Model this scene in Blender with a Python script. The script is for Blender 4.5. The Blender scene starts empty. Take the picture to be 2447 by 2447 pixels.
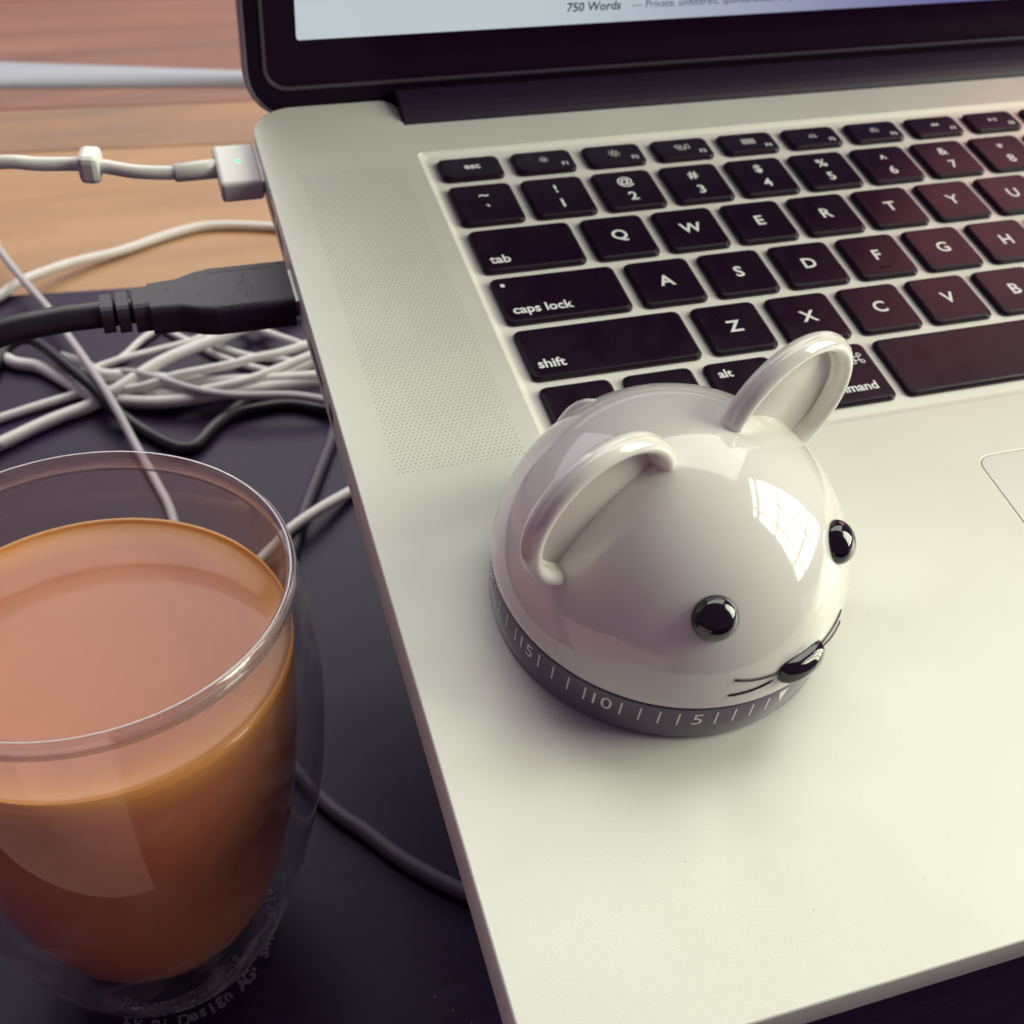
import bpy, bmesh, math, random
from mathutils import Matrix, Vector, Quaternion
R = math.radians
MM = 0.001
random.seed(7)
scene = bpy.context.scene

# ------------------------------------------------------------------ camera
cam_data = bpy.data.cameras.new('camera')
cam = bpy.data.objects.new('camera', cam_data)
scene.collection.objects.link(cam)
right = Vector((0.9516526, -0.3043296, 0.0417235))
down = Vector((-0.1622696, -0.6133924, -0.7729284))
fwd = Vector((0.2608179, 0.7287888, -0.6331199))
m = Matrix.Identity(4)
for i in range(3):
    m[i][0] = right[i]; m[i][1] = -down[i]; m[i][2] = -fwd[i]
m.translation = Vector((-31.831, -67.412, 244.277)) * MM
cam.matrix_world = m
cam_data.sensor_width = 36.0
cam_data.lens = 36.0 * 2825.06 / 2447.0
cam_data.clip_start = 0.01
cam_data.clip_end = 50
cam_data.dof.use_dof = True
cam_data.dof.focus_distance = 0.212
cam_data.dof.aperture_fstop = 30.0
scene.camera = cam

# ------------------------------------------------------------------ light
world = bpy.data.worlds.new('World')
scene.world = world
world.use_nodes = True
bg = world.node_tree.nodes['Background']
bg.inputs[0].default_value = (0.80, 0.52, 0.88, 1)
bg.inputs[1].default_value = 0.14

def area_lamp(name, loc, target, sx, sy, radiance, color):
    d = bpy.data.lights.new(name, 'AREA')
    d.shape = 'RECTANGLE'; d.size = sx; d.size_y = sy
    d.energy = radiance * math.pi * sx * sy
    d.color = color
    o = bpy.data.objects.new(name, d)
    scene.collection.objects.link(o)
    o.location = loc
    dirv = Vector(target) - Vector(loc)
    o.rotation_euler = dirv.to_track_quat('-Z', 'Y').to_euler()
    return o

# daylight through a paned window to the right of the table: one lamp per pane
WX = 1.25
Z_T = 0.125                      # height of the timer's middle
cols = [(0.0, -0.195), (-0.222, -0.44), (-0.467, -0.60)]
rows = [(0.03, 0.19), (0.222, 0.615), (0.65, 1.0), (1.09, 1.17)]
for c0, c1 in cols:
    for r0, r1 in rows:
        y = 0.07 + WX * (c0 + c1) / 2
        z = Z_T + WX * (r0 + r1) / 2
        o = area_lamp('window_pane_lamp', (WX + 0.05, y, z), (0.05, y, z),
                      WX * abs(r1 - r0), WX * abs(c1 - c0), 11.5, (0.97, 1.0, 0.79))
        # the lamp looks along -X: local X must run up the window
        mm = Matrix(((0, 0, 1), (0, 1, 0), (-1, 0, 0))).to_4x4()
        o.rotation_euler = mm.to_euler()
# added overhead fill, set far back so upright fronts stay dark
area_lamp('overhead_fill_lamp', (0.55, 1.15, 1.55), (0.20, 0.35, 0.1), 2.2, 1.9, 3.1, (0.98, 1.0, 0.86))
# added fill lamp behind the scene, for sheen on table, wood and tea
area_lamp('far_fill_lamp', (-0.35, 1.75, 1.25), (0.0, 0.15, 0.05), 1.9, 1.2, 1.4, (0.90, 0.83, 1.0))

vs = scene.view_settings
vs.view_transform = 'Standard'; vs.look = 'None'; vs.exposure = 0.0; vs.gamma = 1.0
scene.render.engine = 'CYCLES'
scene.cycles.max_bounces = 14
scene.cycles.transparent_max_bounces = 32
scene.cycles.transmission_bounces = 12
scene.cycles.caustics_reflective = False
scene.cycles.caustics_refractive = False

# ------------------------------------------------------------------ materials
def mat(name, color, rough=0.5, metal=0.0, spec=0.5, coat=0.0, coat_rough=0.05,
        noise=0.0, nscale=200, bump=0.0, bscale=800, sss=0.0, sss_r=(1, 1, 1), sss_s=0.001, stretch=None):
    mt = bpy.data.materials.new(name); mt.use_nodes = True
    nt = mt.node_tree; b = nt.nodes['Principled BSDF']
    b.inputs['Base Color'].default_value = (*color, 1)
    b.inputs['Roughness'].default_value = rough
    b.inputs['Metallic'].default_value = metal
    b.inputs['Specular IOR Level'].default_value = spec
    b.inputs['Coat Weight'].default_value = coat
    b.inputs['Coat Roughness'].default_value = coat_rough
    if sss:
        b.inputs['Subsurface Weight'].default_value = sss
        b.inputs['Subsurface Radius'].default_value = sss_r
        b.inputs['Subsurface Scale'].default_value = sss_s
    tc = nt.nodes.new('ShaderNodeTexCoord')
    src = tc.outputs['Object']
    if stretch:
        mp = nt.nodes.new('ShaderNodeMapping'); mp.inputs['Scale'].default_value = stretch
        nt.links.new(src, mp.inputs['Vector']); src = mp.outputs['Vector']
    if noise:
        n = nt.nodes.new('ShaderNodeTexNoise'); n.inputs['Scale'].default_value = nscale
        n.inputs['Detail'].default_value = 5
        nt.links.new(src, n.inputs['Vector'])
        mx = nt.nodes.new('ShaderNodeMixRGB'); mx.inputs[0].default_value = 0
        nt.links.new(n.outputs['Fac'], mx.inputs[0])
        mx.inputs[1].default_value = (*[max(0, c * (1 - noise)) for c in color], 1)
        mx.inputs[2].default_value = (*[c * (1 + noise) for c in color], 1)
        nt.links.new(mx.outputs[0], b.inputs['Base Color'])
        rr = nt.nodes.new('ShaderNodeMapRange')
        rr.inputs['To Min'].default_value = max(0.02, rough * (1 - noise * 0.6))
        rr.inputs['To Max'].default_value = min(1, rough * (1 + noise * 0.6))
        nt.links.new(n.outputs['Fac'], rr.inputs['Value'])
        nt.links.new(rr.outputs[0], b.inputs['Roughness'])
    if bump:
        n2 = nt.nodes.new('ShaderNodeTexNoise'); n2.inputs['Scale'].default_value = bscale
        n2.inputs['Detail'].default_value = 3
        nt.links.new(src, n2.inputs['Vector'])
        bp = nt.nodes.new('ShaderNodeBump'); bp.inputs['Strength'].default_value = bump
        bp.inputs['Distance'].default_value = 0.0002
        nt.links.new(n2.outputs['Fac'], bp.inputs['Height'])
        nt.links.new(bp.outputs[0], b.inputs['Normal'])
    return mt

def emit(name, color, strength):
    mt = bpy.data.materials.new(name); mt.use_nodes = True
    b = mt.node_tree.nodes['Principled BSDF']
    b.inputs['Base Color'].default_value = (*color, 1)
    b.inputs['Emission Color'].default_value = (*color, 1)
    b.inputs['Emission Strength'].default_value = strength
    return mt

M_WELL = mat('lit_well_aluminium', (0.90, 0.90, 0.82), rough=0.6, metal=0.15, noise=0.02, nscale=60)  # same metal as the deck, paler: the well's brightness is painted in
M_ALU = mat('anodised_aluminium', (0.76, 0.77, 0.695), rough=0.5, metal=0.2, noise=0.03, nscale=60, bump=0.10, bscale=2600)
M_LIDALU = mat('lid_aluminium', (0.42, 0.38, 0.44), rough=0.45, metal=0.6)
M_KEY = mat('black_key_plastic', (0.0105, 0.0008, 0.0125), rough=0.34, spec=0.24, noise=0.25, nscale=90, bump=0.05, bscale=3000)
M_LEGEND = mat('key_print', (0.88, 0.92, 0.90), rough=0.6)
M_HINGE = mat('hinge_plastic', (0.019, 0.007, 0.027), rough=0.5, spec=0.3, bump=0.06, bscale=2500)
M_RUBBER = mat('black_rubber', (0.008, 0.0016, 0.011), rough=0.5, spec=0.12)
M_GASKET = mat('grey_gasket', (0.06, 0.04, 0.065), rough=0.4)
M_BEZEL = mat('bezel_glass', (0.012, 0.0008, 0.014), rough=0.22, spec=0.12)
M_PAD = mat('trackpad_glass', (0.66, 0.67, 0.62), rough=0.38, metal=0.35)
M_HOLE = mat('speaker_hole', (0.26, 0.245, 0.225), rough=0.9)
M_PORT = mat('port_black', (0.01, 0.006, 0.012), rough=0.5)
M_SLOT = mat('slot_dark', (0.45, 0.43, 0.40), rough=0.7)

M_DOME = mat('white_glossy_plastic', (0.78, 0.755, 0.71), rough=0.09, spec=0.55, coat=0.35, coat_rough=0.03,
             noise=0.012, nscale=30, sss=0.12, sss_r=(1.0, 0.8, 0.7), sss_s=0.002)
M_TBASE = mat('grey_plastic', (0.115, 0.09, 0.145), rough=0.16, spec=0.7, noise=0.05, nscale=400)
M_TSEAM = mat('seam_dark', (0.015, 0.008, 0.018), rough=0.6)
M_TMARK = mat('white_print', (0.92, 0.92, 0.86), rough=0.6)
M_BEAD = mat('black_gloss', (0.008, 0.003, 0.010), rough=0.05, spec=0.6, coat=0.5)
M_PANEL = mat('shaded_ear_plastic', (0.56, 0.50, 0.49), rough=0.25)  # mauve-grey has the shade on the recessed ear panel painted in
M_WHISK = mat('dark_groove', (0.030, 0.012, 0.025), rough=0.35)

M_WCABLE = mat('white_cable', (0.78, 0.75, 0.72), rough=0.45, noise=0.05, nscale=120)
M_GCABLE = mat('grey_cable', (0.52, 0.48, 0.50), rough=0.5, noise=0.06, nscale=120)
M_WPLUG = mat('white_plug', (0.76, 0.75, 0.70), rough=0.35, sss=0.15, sss_r=(1, .9, .8), sss_s=0.002)
M_BCABLE = mat('black_cable', (0.010, 0.006, 0.015), rough=0.42)
M_DCABLE = mat('dark_grey_cable', (0.07, 0.055, 0.09), rough=0.55)
M_UPLUG = mat('black_plug', (0.022, 0.014, 0.032), rough=0.48, bump=0.12, bscale=2600)
M_PRINT = mat('raised_grey', (0.05, 0.04, 0.065), rough=0.6)
M_STEEL = mat('connector_steel', (0.5, 0.48, 0.5), rough=0.3, metal=1)
M_LED = emit('led_green', (0.05, 1.0, 0.22), 1.6)
M_STAND = mat('stand_black', (0.02, 0.012, 0.024), rough=0.5)
M_DUST = mat('dust', (0.35, 0.3, 0.36), rough=0.9)

def smudge(mt, scale, lo, hi):
    nt = mt.node_tree; b = nt.nodes['Principled BSDF']
    tc = nt.nodes.new('ShaderNodeTexCoord'); n = nt.nodes.new('ShaderNodeTexNoise')
    n.inputs['Scale'].default_value = scale; n.inputs['Detail'].default_value = 4; n.inputs['Distortion'].default_value = 1.2
    nt.links.new(tc.outputs['Object'], n.inputs['Vector'])
    mr = nt.nodes.new('ShaderNodeMapRange'); mr.inputs['From Min'].default_value = 0.35; mr.inputs['From Max'].default_value = 0.7
    mr.inputs['To Min'].default_value = lo; mr.inputs['To Max'].default_value = hi
    nt.links.new(n.outputs['Fac'], mr.inputs['Value']); nt.links.new(mr.outputs[0], b.inputs['Roughness'])
smudge(M_ALU, 26, 0.40, 0.56)
smudge(M_KEY, 55, 0.26, 0.44)
smudge(M_DOME, 60, 0.05, 0.13)
# dark stained table: fine grain running across
def dark_table_mat():
    mt = mat('dark_stained_wood', (0.020, 0.013, 0.030), rough=0.40, spec=0.16)
    nt = mt.node_tree; b = nt.nodes['Principled BSDF']
    tc = nt.nodes.new('ShaderNodeTexCoord'); mp = nt.nodes.new('ShaderNodeMapping')
    mp.inputs['Scale'].default_value = (14, 240, 240); mp.inputs['Rotation'].default_value = (0, 0, R(5))
    nt.links.new(tc.outputs['Object'], mp.inputs['Vector'])
    n = nt.nodes.new('ShaderNodeTexNoise'); n.inputs['Scale'].default_value = 3.0
    n.inputs['Detail'].default_value = 6; n.inputs['Roughness'].default_value = 0.6
    nt.links.new(mp.outputs[0], n.inputs['Vector'])
    cr = nt.nodes.new('ShaderNodeValToRGB')
    cr.color_ramp.elements[0].position = 0.3; cr.color_ramp.elements[0].color = (0.016, 0.006, 0.030, 1)
    cr.color_ramp.elements[1].position = 0.75; cr.color_ramp.elements[1].color = (0.026, 0.012, 0.050, 1)
    nt.links.new(n.outputs['Fac'], cr.inputs[0]); nt.links.new(cr.outputs[0], b.inputs['Base Color'])
    bp = nt.nodes.new('ShaderNodeBump'); bp.inputs['Strength'].default_value = 0.12; bp.inputs['Distance'].default_value = 0.0002
    nt.links.new(n.outputs['Fac'], bp.inputs['Height']); nt.links.new(bp.outputs[0], b.inputs['Normal'])
    return mt
M_DTABLE = dark_table_mat()

def wood_mat(name, c0, c1, c2, rough=0.35, seed=0.0):
    mt = mat(name, c1, rough=rough, spec=0.45)
    nt = mt.node_tree; b = nt.nodes['Principled BSDF']
    tc = nt.nodes.new('ShaderNodeTexCoord'); mp = nt.nodes.new('ShaderNodeMapping')
    mp.inputs['Scale'].default_value = (3.0, 16, 16); mp.inputs['Location'].default_value = (seed, seed * 2.3, 0)
    nt.links.new(tc.outputs['Object'], mp.inputs['Vector'])
    n = nt.nodes.new('ShaderNodeTexNoise'); n.inputs['Scale'].default_value = 1.6
    n.inputs['Detail'].default_value = 7; n.inputs['Roughness'].default_value = 0.62; n.inputs['Distortion'].default_value = 0.8
    nt.links.new(mp.outputs[0], n.inputs['Vector'])
    cr = nt.nodes.new('ShaderNodeValToRGB')
    e = cr.color_ramp.elements
    e[0].position = 0.32; e[0].color = (*c0, 1); e[1].position = 0.70; e[1].color = (*c2, 1)
    k = e.new(0.5); k.color = (*c1, 1)
    nt.links.new(n.outputs['Fac'], cr.inputs[0]); nt.links.new(cr.outputs[0], b.inputs['Base Color'])
    return mt
M_WOOD1 = wood_mat('honey_wood', (0.35, 0.185, 0.085), (0.42, 0.23, 0.110), (0.49, 0.275, 0.135), rough=0.5, seed=0.3)
M_WOOD2 = wood_mat('amber_wood', (0.21, 0.115, 0.070), (0.29, 0.155, 0.082), (0.38, 0.20, 0.092), rough=0.5, seed=1.7)
M_WOOD3 = wood_mat('red_brown_wood', (0.19, 0.080, 0.055), (0.25, 0.105, 0.066), (0.33, 0.145, 0.088), rough=0.45, seed=4.1)
M_STRIP = mat('pale_strip', (0.36, 0.37, 0.43), rough=0.5)

# tea with milk
def tea_mat():
    mt = mat('milky_tea', (0.58, 0.24, 0.13), rough=0.10, spec=0.42, sss=0.2, sss_r=(1.0, 0.40, 0.10), sss_s=0.004)
    nt = mt.node_tree; b = nt.nodes['Principled BSDF']
    b.inputs['IOR'].default_value = 1.36
    tc = nt.nodes.new('ShaderNodeTexCoord'); n = nt.nodes.new('ShaderNodeTexNoise')
    n.inputs['Scale'].default_value = 32; n.inputs['Detail'].default_value = 5; n.inputs['Distortion'].default_value = 2.5
    nt.links.new(tc.outputs['Object'], n.inputs['Vector'])
    mx = nt.nodes.new('ShaderNodeMixRGB')
    mx.inputs[1].default_value = (0.42, 0.138, 0.062, 1); mx.inputs[2].default_value = (0.53, 0.185, 0.088, 1)
    nt.links.new(n.outputs['Fac'], mx.inputs[0])
    # glow of the translucent tea edge, painted as yellower colour near the rim
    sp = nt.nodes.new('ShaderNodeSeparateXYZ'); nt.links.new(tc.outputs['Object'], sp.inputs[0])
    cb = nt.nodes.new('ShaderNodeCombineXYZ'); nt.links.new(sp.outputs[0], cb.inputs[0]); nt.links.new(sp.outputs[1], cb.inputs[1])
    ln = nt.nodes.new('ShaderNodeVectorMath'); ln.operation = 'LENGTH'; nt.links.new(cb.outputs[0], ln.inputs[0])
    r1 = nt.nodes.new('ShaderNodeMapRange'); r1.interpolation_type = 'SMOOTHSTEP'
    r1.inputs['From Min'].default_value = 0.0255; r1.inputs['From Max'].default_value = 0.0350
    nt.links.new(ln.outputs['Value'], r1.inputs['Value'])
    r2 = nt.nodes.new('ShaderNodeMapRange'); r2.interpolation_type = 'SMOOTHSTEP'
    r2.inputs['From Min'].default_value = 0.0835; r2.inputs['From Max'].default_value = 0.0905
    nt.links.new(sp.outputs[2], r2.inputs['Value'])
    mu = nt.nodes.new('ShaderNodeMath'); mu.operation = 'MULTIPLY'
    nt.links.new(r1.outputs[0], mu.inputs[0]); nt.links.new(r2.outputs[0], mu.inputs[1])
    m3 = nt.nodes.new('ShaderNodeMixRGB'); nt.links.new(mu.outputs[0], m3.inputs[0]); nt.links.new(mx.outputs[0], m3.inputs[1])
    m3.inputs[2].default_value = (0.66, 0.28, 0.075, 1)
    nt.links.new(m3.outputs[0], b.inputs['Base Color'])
    return mt
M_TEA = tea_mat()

# thin-walled glass that lets light through: Fresnel mix of mirror and clear
def thin_glass(name, tint, smudge, power=3.6, f0=0.045):
    mt = bpy.data.materials.new(name); mt.use_nodes = True
    nt = mt.node_tree; nt.nodes.clear()
    out = nt.nodes.new('ShaderNodeOutputMaterial')
    tr = nt.nodes.new('ShaderNodeBsdfTransparent'); tr.inputs[0].default_value = (*tint, 1)
    gl = nt.nodes.new('ShaderNodeBsdfGlossy'); gl.inputs['Roughness'].default_value = 0.02
    lw = nt.nodes.new('ShaderNodeLayerWeight'); lw.inputs['Blend'].default_value = 0.5
    pw = nt.nodes.new('ShaderNodeMath'); pw.operation = 'POWER'; pw.inputs[1].default_value = power
    nt.links.new(lw.outputs['Facing'], pw.inputs[0])
    fr = nt.nodes.new('ShaderNodeMapRange'); fr.inputs['To Min'].default_value = f0; fr.inputs['To Max'].default_value = 0.95
    nt.links.new(pw.outputs[0], fr.inputs['Value'])
    mx = nt.nodes.new('ShaderNodeMixShader')
    nt.links.new(fr.outputs[0], mx.inputs[0]); nt.links.new(tr.outputs[0], mx.inputs[1]); nt.links.new(gl.outputs[0], mx.inputs[2])
    df = nt.nodes.new('ShaderNodeBsdfDiffuse'); df.inputs[0].default_value = (0.7, 0.68, 0.72, 1)
    tc = nt.nodes.new('ShaderNodeTexCoord'); n = nt.nodes.new('ShaderNodeTexNoise')
    n.inputs['Scale'].default_value = 60; n.inputs['Detail'].default_value = 6; n.inputs['Distortion'].default_value = 2.0
    nt.links.new(tc.outputs['Object'], n.inputs['Vector'])
    mr = nt.nodes.new('ShaderNodeMapRange'); mr.inputs['From Min'].default_value = 0.5; mr.inputs['From Max'].default_value = 0.85
    mr.inputs['To Min'].default_value = smudge * 0.25; mr.inputs['To Max'].default_value = smudge * 2.5
    nt.links.new(n.outputs['Fac'], mr.inputs['Value'])
    # smudges whitened edge-on, painting the pale highlight streaks along the wall
    e3 = nt.nodes.new('ShaderNodeMath'); e3.operation = 'POWER'; e3.inputs[1].default_value = 4
    nt.links.new(lw.outputs['Facing'], e3.inputs[0])
    ma = nt.nodes.new('ShaderNodeMath'); ma.operation = 'MULTIPLY_ADD'; ma.inputs[1].default_value = 9; ma.inputs[2].default_value = 1
    nt.links.new(e3.outputs[0], ma.inputs[0])
    mm = nt.nodes.new('ShaderNodeMath'); mm.operation = 'MULTIPLY'; mm.use_clamp = True
    nt.links.new(ma.outputs[0], mm.inputs[0]); nt.links.new(mr.outputs[0], mm.inputs[1])
    m2 = nt.nodes.new('ShaderNodeMixShader')
    nt.links.new(mm.outputs[0], m2.inputs[0]); nt.links.new(mx.outputs[0], m2.inputs[1]); nt.links.new(df.outputs[0], m2.inputs[2])
    nt.links.new(m2.outputs[0], out.inputs[0])
    return mt
M_GLASS = thin_glass('cup_glass', (0.985, 0.98, 0.985), 0.022)
M_RIM = thin_glass('rim_glass', (0.95, 0.94, 0.95), 0.05, power=1.9, f0=0.10)
M_CUPTEXT = mat('etched_text', (0.16, 0.13, 0.19), rough=0.8)

# the lit display: pale page below, a made-up warm picture out of view on the right
def screen_mat():
    mt = bpy.data.materials.new('lit_display'); mt.use_nodes = True
    nt = mt.node_tree; b = nt.nodes['Principled BSDF']
    b.inputs['Base Color'].default_value = (0.01, 0.01, 0.012, 1); b.inputs['Roughness'].default_value = 0.15
    tc = nt.nodes.new('ShaderNodeTexCoord'); sp = nt.nodes.new('ShaderNodeSeparateXYZ')
    nt.links.new(tc.outputs['Object'], sp.inputs[0])
    page = nt.nodes.new('ShaderNodeMapRange'); page.interpolation_type = 'SMOOTHSTEP'
    page.inputs['From Min'].default_value = 0.060; page.inputs['From Max'].default_value = 0.235
    nt.links.new(sp.outputs['X'], page.inputs['Value'])
    cr = nt.nodes.new('ShaderNodeMixRGB')
    cr.inputs[1].default_value = (0.50, 0.57, 0.60, 1); cr.inputs[2].default_value = (0.125, 0.115, 0.32, 1)
    nt.links.new(page.outputs[0], cr.inputs[0])
    def window(sock, a, b_, soft):
        r1 = nt.nodes.new('ShaderNodeMapRange'); r1.interpolation_type = 'SMOOTHSTEP'
        r1.inputs['From Min'].default_value = a - soft; r1.inputs['From Max'].default_value = a + soft
        nt.links.new(sock, r1.inputs['Value'])
        r2 = nt.nodes.new('ShaderNodeMapRange'); r2.interpolation_type = 'SMOOTHSTEP'
        r2.inputs['From Min'].default_value = b_ - soft; r2.inputs['From Max'].default_value = b_ + soft
        r2.inputs['To Min'].default_value = 1; r2.inputs['To Max'].default_value = 0
        nt.links.new(sock, r2.inputs['Value'])
        mu = nt.nodes.new('ShaderNodeMath'); mu.operation = 'MULTIPLY'
        nt.links.new(r1.outputs[0], mu.inputs[0]); nt.links.new(r2.outputs[0], mu.inputs[1])
        return mu.outputs[0]
    # dark desktop area above the page text
    wy = window(sp.outputs['Y'], 0.030, 0.30, 0.003)
    dk = nt.nodes.new('ShaderNodeMixRGB'); nt.links.new(wy, dk.inputs[0]); nt.links.new(cr.outputs[0], dk.inputs[1])
    dk.inputs[2].default_value = (0.02, 0.014, 0.03, 1)
    # unseen warm picture, added so the keys mirror its red glow
    px = window(sp.outputs['X'], 0.222, 0.330, 0.012); py = window(sp.outputs['Y'], 0.034, 0.128, 0.010)
    mu = nt.nodes.new('ShaderNodeMath'); mu.operation = 'MULTIPLY'
    nt.links.new(px, mu.inputs[0]); nt.links.new(py, mu.inputs[1])
    ph = nt.nodes.new('ShaderNodeMixRGB'); nt.links.new(mu.outputs[0], ph.inputs[0]); nt.links.new(dk.outputs[0], ph.inputs[1])
    ph.inputs[2].default_value = (1.9, 0.62, 0.66, 1)
    nt.links.new(ph.outputs[0], b.inputs['Emission Color'])
    b.inputs['Emission Strength'].default_value = 1.0
    return mt
M_SCREEN = screen_mat()
M_SCRTEXT = mat('screen_text', (0.06, 0.06, 0.16), rough=0.5)

# ------------------------------------------------------------------ helpers (all lengths in millimetres)
C = scene.collection
def link(name, me, material=None, parent=None):
    o = bpy.data.objects.new(name, me); C.objects.link(o)
    if material is not None:
        me.materials.clear(); me.materials.append(material)
    if parent is not None: o.parent = parent
    return o
def mesh_from(verts, faces, smooth=False):
    me = bpy.data.meshes.new('mesh')
    me.from_pydata([Vector(v) * MM for v in verts], [], faces); me.update()
    bm = bmesh.new(); bm.from_mesh(me); bmesh.ops.recalc_face_normals(bm, faces=bm.faces); bm.to_mesh(me); bm.free()
    if smooth:
        me.polygons.foreach_set('use_smooth', [True] * len(me.polygons))
    return me
def empty(name, loc=(0, 0, 0)):
    o = bpy.data.objects.new(name, None); C.objects.link(o)
    o.empty_display_size = 0.02; o.location = Vector(loc) * MM
    return o
def tag(o, label=None, cat=None, group=None, kind=None):
    if label: o['label'] = label
    if cat: o['category'] = cat
    if group: o['group'] = group
    if kind: o['kind'] = kind
    return o
def rrect(w, h, r, n=4, cx=0, cy=0):
    r = min(r, w / 2 - 1e-3, h / 2 - 1e-3); pts = []
    for (sx, sy, a0) in ((1, 1, 0), (-1, 1, 90), (-1, -1, 180), (1, -1, 270)):
        for k in range(n + 1):
            a = R(a0 + 90 * k / n)
            pts.append((cx + sx * (w / 2 - r) + r * math.cos(a), cy + sy * (h / 2 - r) + r * math.sin(a)))
    return pts
def loft(rings, cap0=True, cap1=True, smooth=False):
    """rings: lists of equal length of 3-D points"""
    n = len(rings[0]); v = [p for r_ in rings for p in r_]; f = []
    for i in range(len(rings) - 1):
        for j in range(n):
            k = (j + 1) % n
            f.append((i * n + j, i * n + k, (i + 1) * n + k, (i + 1) * n + j))
    if cap0: f.append(tuple(reversed(range(n))))
    if cap1: f.append(tuple(range((len(rings) - 1) * n, len(rings) * n)))
    return mesh_from(v, f, smooth)
def lathe(profile, n=96, smooth=True, closed=False):
    """profile: (radius, z) pairs"""
    v = []; f = []; idx = []
    for (r_, z) in profile:
        if r_ < 1e-6:
            idx.append([len(v)]); v.append((0, 0, z))
        else:
            idx.append(list(range(len(v), len(v) + n)))
            v += [(r_ * math.cos(2 * math.pi * k / n), r_ * math.sin(2 * math.pi * k / n), z) for k in range(n)]
    pairs = list(zip(idx[:-1], idx[1:]))
    if closed: pairs.append((idx[-1], idx[0]))
    for a, b in pairs:
        for k in range(n):
            l = (k + 1) % n
            if len(a) == 1 and len(b) == 1: continue
            if len(a) == 1: f.append((a[0], b[l], b[k]))
            elif len(b) == 1: f.append((a[k], a[l], b[0]))
            else: f.append((a[k], a[l], b[l], b[k]))
    return mesh_from(v, f, smooth)
def catmull(pts, sub=8):
    P = [Vector(p) for p in pts]; out = []
    for i in range(len(P) - 1):
        p0 = P[max(i - 1, 0)]; p1 = P[i]; p2 = P[i + 1]; p3 = P[min(i + 2, len(P) - 1)]
        for k in range(sub):
            t = k / sub
            out.append(0.5 * ((2 * p1) + (-p0 + p2) * t + (2 * p0 - 5 * p1 + 4 * p2 - p3) * t * t + (-p0 + 3 * p1 - 3 * p2 + p3) * t ** 3))
    out.append(P[-1]); return out
def tube(path, rad, n=14, smooth=True):
    """path of Vectors, radius number or list"""
    rings = []; up = Vector((0, 0, 1))
    for i, p in enumerate(path):
        t = (path[min(i + 1, len(path) - 1)] - path[max(i - 1, 0)]).normalized()
        s = t.cross(up)
        if s.length < 1e-4: s = t.cross(Vector((0, 1, 0)))
        s.normalize(); u = s.cross(t)
        r_ = rad[i] if isinstance(rad, (list, tuple)) else rad
        rings.append([p + r_ * (math.cos(2 * math.pi * k / n) * s + math.sin(2 * math.pi * k / n) * u) for k in range(n)])
    return loft(rings, smooth=smooth)
def box(x0, x1, y0, y1, z0, z1, bev=0.0):
    bm = bmesh.new()
    bmesh.ops.create_cube(bm, size=1)
    for v in bm.verts:
        v.co = Vector(((x0 + x1) / 2 + v.co.x * (x1 - x0), (y0 + y1) / 2 + v.co.y * (y1 - y0), (z0 + z1) / 2 + v.co.z * (z1 - z0))) * MM
    if bev:
        bmesh.ops.bevel(bm, geom=bm.edges[:], offset=bev * MM, segments=2, affect='EDGES', profile=0.5)
    me = bpy.data.meshes.new('mesh'); bm.to_mesh(me); bm.free(); return me
def plate(outlines, z0, z1, bev=0.0, res=2):
    """flat plate with holes from closed outlines (first is the outside)"""
    cu = bpy.data.curves.new('tmp', 'CURVE'); cu.dimensions = '2D'; cu.fill_mode = 'BOTH'
    for pts in outlines:
        s = cu.splines.new('POLY'); s.points.add(len(pts) - 1); s.use_cyclic_u = True
        for q, p in zip(s.points, pts): q.co = (p[0] * MM, p[1] * MM, 0, 1)
    cu.extrude = ((z1 - z0) / 2 - bev) * MM
    cu.bevel_depth = bev * MM; cu.bevel_resolution = res; cu.offset = -bev * MM
    o = bpy.data.objects.new('tmp', cu); C.objects.link(o)
    dg = bpy.context.evaluated_depsgraph_get(); dg.update()
    me = bpy.data.meshes.new_from_object(o.evaluated_get(dg))
    bpy.data.objects.remove(o); bpy.data.curves.remove(cu)
    me.transform(Matrix.Translation((0, 0, (z0 + z1) / 2 * MM)))
    return me
_tcache = {}
def text_mesh(body, size=None, width=None, bold=0.018, align='CENTER', valign='CENTER', extrude=0.0):
    """flat text as mesh, centred, in mm"""
    key = (body, size, width, bold, align, valign)
    if key in _tcache: return _tcache[key]
    cu = bpy.data.curves.new('tmp', 'FONT'); cu.body = body; cu.size = 1.0; cu.offset = bold
    cu.resolution_u = 3
    o = bpy.data.objects.new('tmp', cu); C.objects.link(o)
    dg = bpy.context.evaluated_depsgraph_get(); dg.update()
    me = bpy.data.meshes.new_from_object(o.evaluated_get(dg))
    bpy.data.objects.remove(o); bpy.data.curves.remove(cu)
    xs = [v.co.x for v in me.vertices] or [0]; ys = [v.co.y for v in me.vertices] or [0]
    x0, x1, y0, y1 = min(xs), max(xs), min(ys), max(ys)
    sc = (width / (x1 - x0)) if width else size
    ox = {'CENTER': (x0 + x1) / 2, 'LEFT': x0, 'RIGHT': x1}[align]
    oy = {'CENTER': (y0 + y1) / 2, 'BASE': 0}[valign]
    me.transform(Matrix.Scale(sc * MM, 4) @ Matrix.Translation((-ox, -oy, 0)))
    me['w'] = (x1 - x0) * sc
    _tcache[key] = me
    return me
def flat_polys(polys):
    """several closed 2-D polygons as one flat mesh"""
    v = []; f = []
    for p in polys:
        f.append(tuple(range(len(v), len(v) + len(p)))); v += [(a, b, 0) for a, b in p]
    me = bpy.data.meshes.new('mesh'); me.from_pydata([Vector(q) * MM for q in v], [], f); me.update(); return me
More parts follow.
